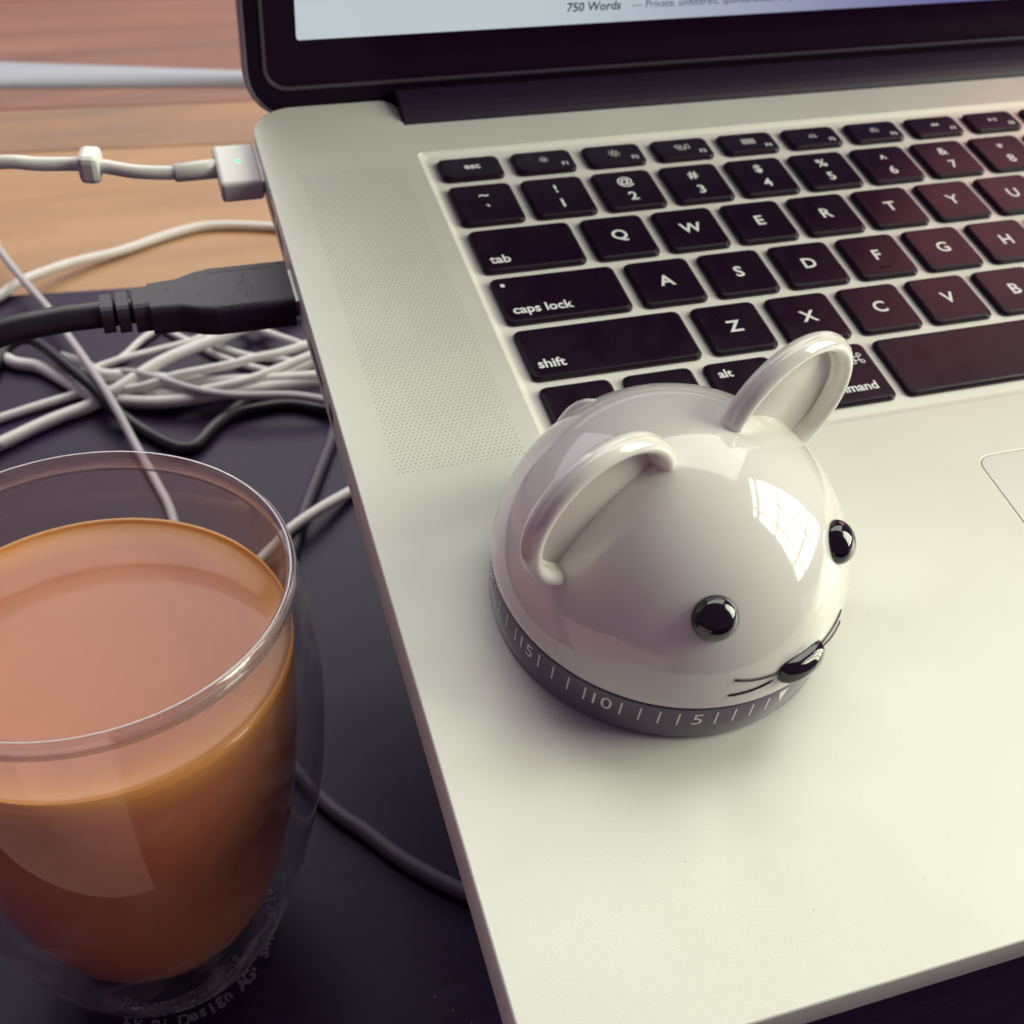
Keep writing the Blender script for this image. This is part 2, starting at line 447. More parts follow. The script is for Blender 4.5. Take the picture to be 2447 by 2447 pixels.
def disc(cx, cy, r, n=14): return [(cx + r * math.cos(2 * math.pi * k / n), cy + r * math.sin(2 * math.pi * k / n)) for k in range(n)]
def quad_strip(path, w):
    """thin ring/line drawn as quads"""
    out = []
    for a, b in zip(path[:-1], path[1:]):
        d = Vector((b[0] - a[0], b[1] - a[1])); 
        if d.length < 1e-6: continue
        nrm = Vector((-d.y, d.x)).normalized() * w / 2
        out.append([(a[0] - nrm.x, a[1] - nrm.y), (b[0] - nrm.x, b[1] - nrm.y), (b[0] + nrm.x, b[1] + nrm.y), (a[0] + nrm.x, a[1] + nrm.y)])
    return out
def rect(x0, x1, y0, y1): return [(x0, y0), (x1, y0), (x1, y1), (x0, y1)]

# ------------------------------------------------------------------ setting: dark table and the wood behind it
# far edge of the dark table runs slightly askew
EY = lambda x: 389.6 - x * 0.0965
me = loft([[(-700, -420, z), (900, -420, z), (900, EY(900), z), (-700, EY(-700), z)] for z in (-30, -1.0, 0)])
tag(link('dark_table', me, M_DTABLE), kind='structure')

wt = empty('wooden_table', (0, 525, -4)); tag(wt, kind='structure')
boards = [(-140, -14, M_WOOD1), (-13.4, 58, M_WOOD1), (58.6, 112, M_WOOD2)]
def board(y0, y1, z0, z1, material, x0=-800, x1=1200, skew=-0.0965):
    rings = []
    for z, ins in ((z0, 0), (z1 - 0.8, 0), (z1, 0.8)):
        rings.append([(x0, y0 + ins + skew * x0, z), (x1, y0 + ins + skew * x1, z), (x1, y1 - ins + skew * x1, z), (x0, y1 - ins + skew * x0, z)])
    return link('board', loft(rings), material, wt)
board(-140, 22, -25, 0, M_WOOD1); board(22.6, 82, -25, 0, M_WOOD2); board(82.6, 175, -25, 0, M_WOOD3)
# pale rounded strip and the reddish boards past it
ang = [R(180 * k / 10) for k in range(11)]
rings = []
for x, hw in ((-800, 26), (-95, 18.5), (35, 7.5), (160, 5.5), (1200, 5.5)):
    yc = 117.0 - 0.22 * x + max(0, (35 - x) * 0.035)
    rings.append([(x, yc + hw * math.cos(a), 0.5 + 6 * math.sin(a)) for a in ang] + [(x, yc - hw, -20), (x, yc + hw, -20)])
link('edge_strip', loft(rings, smooth=False), M_STRIP, wt)
board(175.6, 280, -25, -0.6, M_WOOD3); board(280.6, 520, -25, -0.6, M_WOOD3)

# ------------------------------------------------------------------ the laptop, on a hidden stand, tilted 10 degrees
laptop = empty('laptop', (0, 0, 83)); laptop.rotation_euler = (R(10), 0, 0)
tag(laptop, 'open silver laptop with black keys propped up beside the glass of tea', 'laptop')
W, D = 358.9, 249.0
WX0, WX1, WY0, WY1 = 39.6, 319.3, 109.1, 222.6        # keyboard well
HX0, HX1, HY = 39.4, 319.5, 236.2                     # hinge notch
def arc(cx, cy, r, a0, a1, n=8): return [(cx + r * math.cos(R(a0 + (a1 - a0) * k / n)), cy + r * math.sin(R(a0 + (a1 - a0) * k / n))) for k in range(n + 1)]
rf, rb = 9.5, 12.0
outline = (arc(rf, rf, rf, 180, 270) + arc(W - rf, rf, rf, 270, 360) + arc(W - rb, D - rb, rb, 0, 90)
           + arc(HX1 + 4.5, D - 4.5, 4.5, 90, 180, 6) + [(HX1, HY), (HX0, HY)] + arc(HX0 - 4.5, D - 4.5, 4.5, 0, 90, 6) + arc(rb, D - rb, rb, 90, 180))
well = [(x, y) for x, y in rrect(WX1 - WX0, WY1 - WY0, 1.6, 4, (WX0 + WX1) / 2, (WY0 + WY1) / 2)]
PX0, PX1, PY0, PY1 = 128.4, 230.5, 18.0, 93.2
padhole = rrect(PX1 - PX0, PY1 - PY0, 3.0, 5, (PX0 + PX1) / 2, (PY0 + PY1) / 2)
body = link('base_shell', plate([outline, well, padhole], -9.2, 0.0, 0.35), M_ALU, laptop)
inner = [(W / 2 + (x - W / 2) * 0.982, D / 2 + (y - D / 2) * 0.975) for x, y in outline]
link('bottom_cover', loft([[(x, y, -9.1) for x, y in outline], [(W / 2 + (x - W / 2) * .995, D / 2 + (y - D / 2) * .992, -11.0) for x, y in outline], [(x, y, -12.6) for x, y in inner]]), M_LIDALU, laptop)
# keyboard well: sloped wall and floor
ww, wh, wcx, wcy = WX1 - WX0, WY1 - WY0, (WX0 + WX1) / 2, (WY0 + WY1) / 2
rings = [[(x, y, z) for x, y in rrect(ww + 2 * g, wh + 2 * g, 1.6, 4, wcx, wcy)] for g, z in ((0.3, -0.30), (-0.2, -0.32), (-1.3, -0.78), (-1.9, -0.85))]
link('keyboard_well', loft(rings, cap0=False), M_WELL, laptop)
link('trackpad', plate([rrect(PX1 - PX0 - 0.24, PY1 - PY0 - 0.24, 2.9, 5, (PX0 + PX1) / 2, (PY0 + PY1) / 2)], -2.0, -0.06, 0.05), M_PAD, laptop)
link('trackpad_gap', plate([rrect(PX1 - PX0 + 1, PY1 - PY0 + 1, 3.4, 5, (PX0 + PX1) / 2, (PY0 + PY1) / 2)], -4.0, -2.2), M_SLOT, laptop)
# finger scoop at the middle of the front edge
# speaker holes beside the keyboard
def speaker(x0, x1, y0, y1):
    v = []; f = []; px = 1.0; py = 1.75; row = 0; y = y0
    while y < y1:
        x = x0 + (px / 2 if row % 2 else 0)
        while x < x1:
            k = len(v); r_ = 0.16
            v += [(x + r_ * math.cos(R(60 * j)), y + r_ * math.sin(R(60 * j)), 0.012) for j in range(6)]
            f.append(tuple(range(k, k + 6))); x += px
        y += py / 2 * 1.06; row += 1
    o = link('speaker_grille', mesh_from(v, f), M_HOLE, laptop); o['kind'] = 'stuff'
    return o
speaker(8.5, 34.9, 114.2, 218.0)
speaker(W - 34.9, W - 8.5, 114.2, 218.0)
# ports down the left side
for (y0, y1, z0, z1) in ((196, 205, -6.6, -3.6), (207.5, 216.5, -6.6, -3.6), (147, 162, -6.6, -4.2), (136, 140, -7, -3.4)):
    link('port', box(-0.04, 0.5, y0, y1, z0, z1), M_PORT, laptop)

# hinge cover
prof = [(236.6, -4), (236.6, -0.6), (236.9, 0.0), (237.8, 0.9), (239.6, 1.7), (242, 2.3), (245, 2.7), (248.3, 2.9), (250.5, 2.0), (252, -1), (252, -6)]
link('hinge_cover', loft([[(x, y, z) for y, z in prof] for x in (HX0 + 0.4, HX1 - 0.4)], smooth=False), M_HINGE, laptop)

# lid: built in its own plane, X right, Y up the lid, Z out of the screen
lid_m = Matrix.Translation(Vector((0, 249.1, 0)) * MM) @ Matrix.Rotation(R(90 - 3.0), 4, 'X')
def lid_link(name, me, material, parent=None):
    o = link(name, me, material, laptop if parent is None else parent)
    if parent is None: o.matrix_local = lid_m
    return o
def lrect(x0, x1, y0, y1, r, n=6): return rrect(x1 - x0, y1 - y0, r, n, (x0 + x1) / 2, (y0 + y1) / 2)
LB, LT = -4.0, 238.0
lid = lid_link('lid', plate([lrect(0, W, LB, LT, 13)], -5.2, -0.6, 0.7), M_LIDALU)
link('lid_rim', plate([lrect(1.3, W - 1.3, LB + 1.3, LT - 1.3, 12)], -0.7, -0.05, 0.15), M_RUBBER, lid)
link('gasket', plate([lrect(4.9, W - 4.9, 4.6, LT - 4.9, 6.2), lrect(5.9, W - 5.9, 5.6, LT - 5.9, 5.4)], -0.1, 0.28, 0.1), M_GASKET, lid)
link('bezel', plate([lrect(6.0, W - 6.0, 5.7, LT - 6.0, 5.3)], -0.3, 0.12), M_BEZEL, lid)
disp = link('display', plate([lrect(14.0, W - 14.0, 17.9, 225, 0.8, 3)], 0.125, 0.15), M_SCREEN, lid)
t = text_mesh('750 Words', width=15.6, bold=0.02, align='LEFT', valign='BASE')
o = link('screen_text', t, M_SCRTEXT, disp); o.location = Vector((87.0, 21.4, 0.17)) * MM
t = text_mesh('\u2014 Private, unfiltered, spontaneous, daily', width=50, bold=0.0, align='LEFT', valign='BASE')
o = link('screen_text', t, M_SCRTEXT, disp); o.location = Vector((105.8, 21.4, 0.17)) * MM

# ---- keys
X0, YA, PY, P = 41.53, 160.88, 18.574, 19.05
TOP = 0.55
_kcache = {}
def key_mesh(w, h):
    k = (round(w, 2), round(h, 2))
    if k in _kcache: return _kcache[k]
    rings = []
    for g, z, r_ in ((0.0, -0.7, 1.7), (0.0, TOP - 0.62, 1.7), (-0.28, TOP - 0.22, 1.6), (-0.85, TOP, 1.4)):
        rings.append([(x, y, z) for x, y in rrect(w + 2 * g, h + 2 * g, r_, 3)])
    me = loft(rings, cap0=False)
    _kcache[k] = me; return me
KW, KH = 16.35, 16.1
def key(cx, cy, w, h, legends=()):
    o = link('key', key_mesh(w, h), None, laptop)
    if not o.data.materials: o.data.materials.append(M_KEY)
    o.location = Vector((cx, cy, 0)) * MM
    for me, dx, dy in legends:
        if not me.materials: me.materials.append(M_LEGEND)
        l = link('legend', me, None, o); l.location = Vector((dx, dy, TOP + 0.02)) * MM
    return o
T = lambda s, size, b=0.022: text_mesh(s, size=size, bold=b)
def T_at(s, width, align, b=0.022): return text_mesh(s, width=width, bold=b, align=align, valign='BASE')

# icons
def sun_icon(r_core, r_in, r_out, w=0.28):
    polys = quad_strip(disc(0, 0, r_core, 12) + [disc(0, 0, r_core, 12)[0]], 0.26)
    for k in range(8):
        a = R(45 * k); polys += quad_strip([(r_in * math.cos(a), r_in * math.sin(a)), (r_out * math.cos(a), r_out * math.sin(a))], w)
    return flat_polys(polys)
I_DIM = sun_icon(0.55, 0.95, 1.25); I_BRT = sun_icon(0.65, 1.05, 1.65)
def outline_rect(x0, x1, y0, y1, w=0.22): return quad_strip([(x0, y0), (x1, y0), (x1, y1), (x0, y1), (x0, y0)], w)
I_MISSION = flat_polys(outline_rect(-2.0, -0.3, 0.1, 1.0) + outline_rect(-1.4, 0.6, -1.0, -0.1) + outline_rect(0.9, 2.0, -0.6, 1.0))
I_GRID = flat_polys(sum([outline_rect(-1.9 + 1.35 * i, -0.9 + 1.35 * i, -1.1 + 0.8 * j, -0.5 + 0.8 * j, 0.2) for i in range(3) for j in range(3)], []))
def kb_icon(big):
    p = [rect(-1.3, 1.3, -0.75, -0.5)] + quad_strip([(0.75 * math.cos(R(a)), -0.3 + 0.75 * math.sin(R(a))) for a in range(0, 181, 20)], 0.22)
    for a in ((40, 90, 140) if not big else (20, 55, 90, 125, 160)):
        p += quad_strip([(1.0 * math.cos(R(a)), -0.3 + 1.0 * math.sin(R(a))), ((1.6 if big else 1.25) * math.cos(R(a)), -0.3 + (1.6 if big else 1.25) * math.sin(R(a)))], 0.22)
    return flat_polys(p)
I_KB1, I_KB2 = kb_icon(False), kb_icon(True)
tri = lambda x0, x1, h: [(x0, -h), (x0, h), (x1, 0)]
I_REW = flat_polys([tri(0.0, -1.3, 0.7)[::-1], tri(1.3, 0.0, 0.7)[::-1]])
I_PLAY = flat_polys([tri(-1.4, 0.0, 0.7), rect(0.35, 0.65, -0.7, 0.7), rect(1.0, 1.3, -0.7, 0.7)])
I_FWD = flat_polys([tri(0.0, 1.3, 0.7), tri(-1.3, 0.0, 0.7)])
def spk(n):
    p = [[(-1.4, -0.3), (-0.9, -0.3), (-0.3, -0.8), (-0.3, 0.8), (-0.9, 0.3), (-1.4, 0.3)]]
    for k in range(n): p += quad_strip([(-0.1 + (0.5 + 0.45 * k) * math.cos(R(a)), (0.5 + 0.45 * k) * math.sin(R(a))) for a in range(-50, 51, 20)], 0.2)
    return flat_polys(p)
I_EJECT = flat_polys([[(-1.2, -0.1), (1.2, -0.1), (0, 1.0)], rect(-1.2, 1.2, -0.7, -0.4)])
def cmd_icon():
    s = 0.62; r_ = 0.50; path = []
    polys = outline_rect(-s, s, -s, s, 0.27)
    for sx, sy in ((1, 1), (-1, 1), (-1, -1), (1, -1)):
        cx, cy = sx * (s + r_ * 0.95), sy * (s + r_ * 0.95)
        pts = [(cx + r_ * math.cos(R(a)), cy + r_ * math.sin(R(a))) for a in range(0, 361, 30)]
        polys += quad_strip(pts, 0.27)
    return flat_polys(polys)
I_CMD = cmd_icon()

FP = P * 14.5 / 14
frow = ['esc', (I_DIM, 'F1'), (I_BRT, 'F2'), (I_MISSION, 'F3'), (I_GRID, 'F4'), (I_KB1, 'F5'), (I_KB2, 'F6'), (I_REW, 'F7'), (I_PLAY, 'F8'), (I_FWD, 'F9'),
        (spk(0), 'F10'), (spk(1), 'F11'), (spk(2), 'F12'), I_EJECT]
for i, it in enumerate(frow):
    if it == 'esc': lg = [(text_mesh('esc', width=4.2, bold=0.03), 0.3, -0.1)]
    elif isinstance(it, tuple): lg = [(it[0], 0.0, 0.2), (text_mesh(it[1], size=2.1, bold=0.02), 5.2, -2.1)]
    else: lg = [(it, 0, 0)]
    key(X0 + FP * (i + 0.5), 213.7, 16.35, 9.3, lg)
nums = ['~`', '!1', '@2', '#3', '$4', '%5', '^6', '&7', '*8', '(9', ')0', '_-', '+=']
for i, s in enumerate(nums):
    key(X0 + P * (i + 0.5), YA + 2 * PY, KW, KH, [(T(s[0], 4.4), 0, 2.9), (T(s[1], 4.7), 0, -3.2 if s[1] != '`' else -1.4)])
key(X0 + P * 13.75, YA + 2 * PY, KW + 0.5 * P, KH, [(T_at('delete', 8.6, 'RIGHT'), KW / 2 + 0.25 * P - 2.3, -5.4)])
key(X0 + P * 0.75, YA + PY, KW + 0.5 * P, KH, [(T_at('tab', 5.1, 'LEFT'), -(KW / 2 + 0.25 * P) + 2.3, -5.3)])
for i, s in enumerate('QWERTYUIOP'):
    key(X0 + P * (i + 2), YA + PY, KW, KH, [(T(s, 5.2), 0, 0)])
for i, s in enumerate(('{[', '}]', '|\\')):
    key(X0 + P * (12 + i), YA + PY, KW, KH, [(T(s[0], 4.2), 0, 3), (T(s[1], 4.2), 0, -3)])
key(X0 + P * 0.875, YA, KW + 0.75 * P, KH, [(T_at('caps lock', 14.4, 'LEFT'), -(KW / 2 + 0.375 * P) + 2.3, -5.2), (flat_polys([disc(0, 0, 0.6)]), -(KW / 2 + 0.375 * P) + 2.5, 4.9)])
for i, s in enumerate('ASDFGHJKL'):
    lg = [(T(s, 5.2), 0, 0)]
    key(X0 + P * (i + 2.25), YA, KW, KH, lg)
    if s in 'FJ':
        link('key_ridge', box(X0 + P * (i + 2.25) - 1.7, X0 + P * (i + 2.25) + 1.7, YA - 5.0, YA - 4.5, TOP - 0.1, TOP + 0.22, 0.1), M_KEY, laptop)
for i, s in enumerate((':;', '"\'')):
    key(X0 + P * (11.25 + i), YA, KW, KH, [(T(s[0], 4.2), 0, 3), (T(s[1], 4.2), 0, -3)])
key(X0 + P * 13.625, YA, KW + 0.75 * P, KH, [(T_at('return', 8.6, 'RIGHT'), KW / 2 + 0.375 * P - 2.3, -5.4)])
key(X0 + P * 1.125, YA - PY, KW + 1.25 * P, KH, [(T_at('shift', 6.4, 'LEFT'), -(KW / 2 + 0.625 * P) + 2.3, -5.0)])
for i, s in enumerate('ZXCVBNM'):
    key(X0 + P * (i + 2.75), YA - PY, KW, KH, [(T(s, 5.2), 0, 0)])
for i, s in enumerate(('<,', '>.', '?/')):
    key(X0 + P * (9.75 + i), YA - PY, KW, KH, [(T(s[0], 4.2), 0, 3), (T(s[1], 4.2), 0, -3)])
key(X0 + P * 13.375, YA - PY, KW + 1.25 * P, KH, [(T_at('shift', 6.4, 'RIGHT'), KW / 2 + 0.625 * P - 2.3, -5.0)])
BY, BH = 122.6, 18.3
def bkey(u0, u1, lg): key(X0 + P * (u0 + u1) / 2, BY, KW + P * (u1 - u0 - 1), BH, lg)
hw = KW / 2
bkey(0, 1, [(T_at('fn', 3.2, 'LEFT'), -hw + 2.3, -6)])
bkey(1, 2, [(T_at('control', 9.0, 'CENTER'), 0, -6)])
bkey(2, 3, [(T_at('alt', 3.4, 'LEFT'), -hw + 2.4, 4.0), (T_at('option', 8.0, 'CENTER'), 0, -6)])
bkey(3, 4.25, [(I_CMD, hw + 0.125 * P - 4.0, 3.9), (T_at('command', 13.8, 'CENTER'), 0.3, -6)])
bkey(4.25, 9.25, [])
bkey(9.25, 10.5, [(I_CMD, -hw - 0.125 * P + 4.0, 3.9), (T_at('command', 13.8, 'CENTER'), 0.3, -6)])
bkey(10.5, 11.5, [(T_at('alt', 3.4, 'RIGHT'), hw - 2.4, 4.0), (T_at('option', 8.0, 'CENTER'), 0, -6)])
arr = lambda a: flat_polys([[(1.3 * math.cos(R(a + k)), 1.3 * math.sin(R(a + k))) for k in (0, 130, 230)]])
for u, dy, a in ((12.0, -4.7, 180), (13.0, -4.7, 270), (13.0, 4.7, 90), (14.0, -4.7, 0)):
    key(X0 + P * u, BY + dy, KW, 8.6, [(arr(a), 0, 0)])

# specks of dust caught on the deck and keys
vv = []; ff = []
for k in range(90):
    x, y, q = random.uniform(4, 250), random.uniform(12, 235), random.uniform(0.05, 0.13)
    zt = TOP + 0.03 if (WX0 + 3 < x and WY0 + 3 < y < WY1) else 0.02
    b0 = len(vv); vv += [(x - q, y - q * .7, zt), (x + q, y - q * .5, zt), (x + q * .3, y + q, zt), (x, y, zt + q)]
    ff += [(b0, b0 + 1, b0 + 3), (b0 + 1, b0 + 2, b0 + 3), (b0 + 2, b0, b0 + 3)]
o = link('dust_specks', mesh_from(vv, ff), M_DUST, laptop); o['kind'] = 'stuff'

# dark stand under the laptop (hardly seen)
stand = empty('laptop_stand', (180, 120, 0)); tag(stand, 'dark stand hidden beneath the propped laptop', 'stand')
def stand_part(name, me): return link(name, me, M_STAND, stand)
stand_part('base_plate', plate([rrect(170, 120, 12)], 0.2, 4.0, 0.6))
prof = [(-55, 4), (58, 4), (70, 82), (-40, 62.0)]
for x in (-70, 62): stand_part('side_rib', loft([[(x + dx, y, z) for y, z in prof] for dx in (0, 8)]))

# ------------------------------------------------------------------ the mouse-shaped kitchen timer
lap_m = Matrix.Translation(Vector((0, 0, 83)) * MM) @ Matrix.Rotation(R(10), 4, 'X')
timer = empty('kitchen_timer')
PHI = R(-70)
timer.matrix_world = lap_m @ Matrix.Translation(Vector((48, 75.5, 0.03)) * MM) @ Matrix.Rotation(PHI, 4, 'Z')
tag(timer, 'round white mouse-shaped kitchen timer sitting on the laptop palm rest', 'kitchen timer')
# local frame: X is where the mouse looks, Y its left, Z up
SR, SZ = 31.6, 9.0
prof = [(0, 10.25), (30.9, 10.25), (31.35, 10.3)]
prof += [(SR * math.cos(R(e)), SZ + SR * math.sin(R(e))) for e in [3 + 2.9 * k for k in range(30)]] + [(0, SZ + SR)]
dome = link('dome', lathe(prof, 128), M_DOME, timer)
base = link('dial_base', lathe([(0, 0), (29.8, 0), (30.5, 0.15), (30.95, 0.7), (31.15, 1.4), (31.2, 9.1), (31.0, 9.55), (30.4, 9.7), (0, 9.7)], 128), M_TBASE, timer)
link('seam', lathe([(0, 9.65), (30.5, 9.65), (30.5, 10.3), (0, 10.3)], 96), M_TSEAM, timer)
# minute marks and numerals around the dial
def on_cyl(az, z, rad=31.24):
    a = R(az)
    return Matrix(((-math.sin(a), 0, math.cos(a), rad * math.cos(a) * MM), (math.cos(a), 0, math.sin(a), rad * math.sin(a) * MM), (0, 1, 0, z * MM), (0, 0, 0, 1)))
tick = flat_polys([rect(-0.15, 0.15, -1.75, 1.75)]); tick.materials.append(M_TMARK)
def cyl_text(s, width_deg, hgt):
    """digits bent round the dial, built from the flat text"""
    me = text_mesh(s, size=hgt / 0.73, bold=0.0).copy()
    for v in me.vertices:
        a = v.co.x / (31.24 * MM); v.co = Vector((31.24 * MM * math.sin(a), v.co.y, 31.24 * MM * (math.cos(a) - 1)))
    me.materials.clear(); me.materials.append(M_TMARK); return me
for i in range(60):
    az = -2.3 - 5.86 * i
    if i == 0:
        o = link('zero_mark', flat_polys([[(-1.1, 1.9), (0, -1.9), (1.1, 1.9)]]), M_TMARK, base)
    elif i % 5 == 0:
        o = link('numeral', cyl_text(str(i), 6, 3.2), None, base)
    else:
        o = link('minute_mark', tick, None, base)
    o.matrix_local = on_cyl(az, 6.65)
# ears: rounded rim round a recessed disc, standing in the plane across the head
ear_prof = [(0, -1.0), (8, -1.0), (11.2, -0.95), (11.6, -0.6), (11.7, 0.4), (11.85, 1.1), (12.25, 1.75), (12.85, 2.1), (13.4, 2.05), (13.95, 1.65), (14.35, 1.0), (14.55, 0.3), (14.45, 0.1), (14.55, -0.1),
            (14.4, -1.0), (13.9, -1.7), (13.1, -2.1), (12.0, -2.2), (8, -2.3), (0, -2.4)]
for s in (1, -1):
    e = link('ear', lathe(ear_prof, 96), M_DOME, timer)
    link('ear_panel', lathe([(0, -0.82), (11.3, -0.82), (11.5, -0.95)], 64), M_PANEL, e)
    e.matrix_local = Matrix.Translation(Vector((0, 19.6 if s > 0 else -20.9, SZ + (27.6 if s > 0 else 26.6))) * MM) @ Matrix.Rotation(R(90), 4, 'Y') @ Matrix.Diagonal((1.05 if s > 0 else 1.01, 1.05 if s > 0 else 1.01, 1, 1))
def sph(az, el, rad=SR): return Vector((rad * math.cos(R(el)) * math.cos(R(az)), rad * math.cos(R(el)) * math.sin(R(az)), SZ + rad * math.sin(R(el))))
def surf_m(az, el, rad=SR):
    """frame on the dome: Z outward, X along the parallel, Y up the meridian"""
    n = sph(az, el, 1) - Vector((0, 0, SZ)); ex = Vector((-math.sin(R(az)), math.cos(R(az)), 0)); ey = n.cross(ex)
    mm_ = Matrix((ex, ey, n)).transposed().to_4x4(); mm_.translation = sph(az, el, rad) * MM; return mm_
def blob(rx, ry, rz, pw=2.0, n=40, m_=14):
    rings = []
    for i in range(m_ + 1):
        ph = R(-20 + 110 * i / m_) if i < m_ else R(89.5)
        ring = []
        for k in range(n):
            th = 2 * math.pi * k / n
            c_, s_ = math.cos(th), math.sin(th)
            f = (abs(c_) ** pw + abs(s_) ** pw) ** (-1 / pw)
            ring.append((rx * f * c_ * math.cos(ph), ry * f * s_ * math.cos(ph), rz * math.sin(ph)))
        rings.append(ring)
    return loft(rings, smooth=True)
eye_me = blob(3.75, 3.75, 2.9)
for az in (-33.0, 33.0):
    o = link('eye', eye_me, M_BEAD, timer); o.matrix_local = surf_m(az, 35.2, SR - 0.15)
    # lip round the eye
o = link('nose', blob(5.0, 2.3, 2.7, 4.0), M_BEAD, timer); o.matrix_local = surf_m(0.4, 11.5, SR - 0.2)
for s in (1, -1):
    for (a0, a1, e0, e1) in ((9.3, 24.3, 12.3, 14.4), (10.6, 25.3, 9.9, 8.2)):
        pts = [sph(s * (a0 + (a1 - a0) * k / 12), e0 + (e1 - e0) * (k / 12) - 0.5 * math.sin(math.pi * k / 12), SR + 0.02) for k in range(13)]
        link('whisker', tube(pts, [0.10] + [0.26] * 11 + [0.12], 8), M_WHISK, timer)
pts = [sph(180 + 6 * math.sin(R(e * 3)), e, SR - 2.4 + 2.2 * (e - 0) / 44) for e in range(0, 46, 4)]
link('tail', tube(pts, [1.8] * (len(pts) - 3) + [1.65, 1.2, 0.35], 14), M_DOME, timer)

# ------------------------------------------------------------------ double-walled glass of tea
cup = empty('double_wall_glass', (-51.25, 92.2, 0.1)); tag(cup, 'clear double-walled drinking glass with rounded belly standing on the dark table', 'glass')
H = 107.6
od = [(0.6, 36.05), (4, 36.4), (8, 37.1), (16, 38.1), (28, 38.95), (40, 38.7), (52, 37.6), (64, 35.6), (76, 33.0), (86, 30.2), (94, 27.4), (100, 24.6), (104.5, 21.5), (107, 18.0)]
def smooth_prof(pts, sub=4): return [(v.x, v.y) for v in catmull([(r_, H - d, 0) for d, r_ in pts], sub)]
outer = smooth_prof(od)
inn = [(2.4, 34.75), (8, 34.5), (16, 34.3), (28, 34.0), (40, 33.4), (52, 32.2), (62, 30.8), (70, 29.3), (78, 27.3), (86, 24.4), (93, 20.4), (98.5, 14.5), (101.5, 7.0), (102.2, 0.0)]
inner_p = smooth_prof(inn)
link('outer_wall', lathe(outer + [(0, 0.1)], 128), M_GLASS, cup)
link('inner_wall', lathe(inner_p, 128), M_GLASS, cup)
rim_prof = [(35.55, H - 4.2), (36.1, H - 2.6), (36.25, H - 1.5), (36.1, H - 0.6), (35.6, H - 0.05), (35.1, H - 0.05), (34.6, H - 0.6), (34.45, H - 1.6), (34.6, H - 3.0), (34.9, H - 4.2)]
link('rim', lathe(rim_prof, 160, closed=True), M_RIM, cup)
# lettering on the foot
txt = empty('base_lettering'); txt.parent = cup
def ring_text(s, rad, start, step):
    polys = []
    for i, ch in enumerate(s):
        if ch == ' ': continue
        a = R(start + step * i)
        o = link('letter', text_mesh(ch, size=3.7, bold=0.03), None, txt)
        if not o.data.materials: o.data.materials.append(M_CUPTEXT)
        o.location = Vector((rad * math.cos(a), rad * math.sin(a), 1.2)) * MM
        o.rotation_euler = (0, 0, a + R(90))
ring_text('by Pi Design AG, Switzerland', 23.0, -116, 4.9)
ring_text('patent pending', 18.6, -122, 6.2)

TZ = H - 16.6
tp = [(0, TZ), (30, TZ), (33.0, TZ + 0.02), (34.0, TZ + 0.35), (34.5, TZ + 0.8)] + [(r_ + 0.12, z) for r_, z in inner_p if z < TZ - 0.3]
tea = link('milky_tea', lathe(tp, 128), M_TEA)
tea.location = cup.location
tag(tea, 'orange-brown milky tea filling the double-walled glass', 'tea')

sheet = link('paper_sheet', loft([[(-330, -240, z), (-43, -240, z), (-43, 10, z), (-330, 18, z)] for z in (0.15, 0.45)]), mat('pale_pink_paper', (0.62, 0.40, 0.42), rough=0.8))
tag(sheet, 'pale pink sheet of paper mirrored faintly in the front of the glass', 'paper')

# ------------------------------------------------------------------ plugs and cables
mag = empty('power_connector'); mag.matrix_world = lap_m
tag(mag, 'white magnetic power plug with green light at the laptop side', 'power plug')
link('plug_body', box(-10.9, -0.3, 220.8, 238.6, -8.6, -3.0, 0.9), M_WPLUG, mag)
link('metal_contact', box(-0.6, 0.3, 222.5, 236.8, -7.6, -4.2, 0.2), M_STEEL, mag)
o = link('status_light', flat_polys([disc(0, 0, 0.55, 16)]), M_LED, mag); o.location = Vector((-5.3, 230.6, -2.97)) * MM
link('strain_relief', tube([Vector((-10.5, 232.2, -5.8)), Vector((-14, 232.15, -5.8)), Vector((-20.8, 232.0, -5.9)), Vector((-21.3, 232.0, -5.9))], [2.45, 2.45, 2.3, 1.9], 18), M_WPLUG, mag)
cpath = catmull([(-20.5, 232.0, -5.9), (-30.3, 234.2, -6), (-41.2, 239.0, -6), (-53.2, 241.5, -6.2), (-64, 244.6, -6.8), (-90, 252, -14), (-140, 266, -40)], 8)
link('cable', tube(cpath, 1.75, 14), M_WPLUG, mag)
clip = link('cable_clip', box(-2.7, 2.7, -3.6, 3.6, -4.2, 3.4, 1.5), M_WPLUG, mag)
clip.matrix_local = Matrix.Translation(Vector((-41.0, 238.9, -5.6)) * MM) @ Matrix.Rotation(R(-14), 4, 'Z')

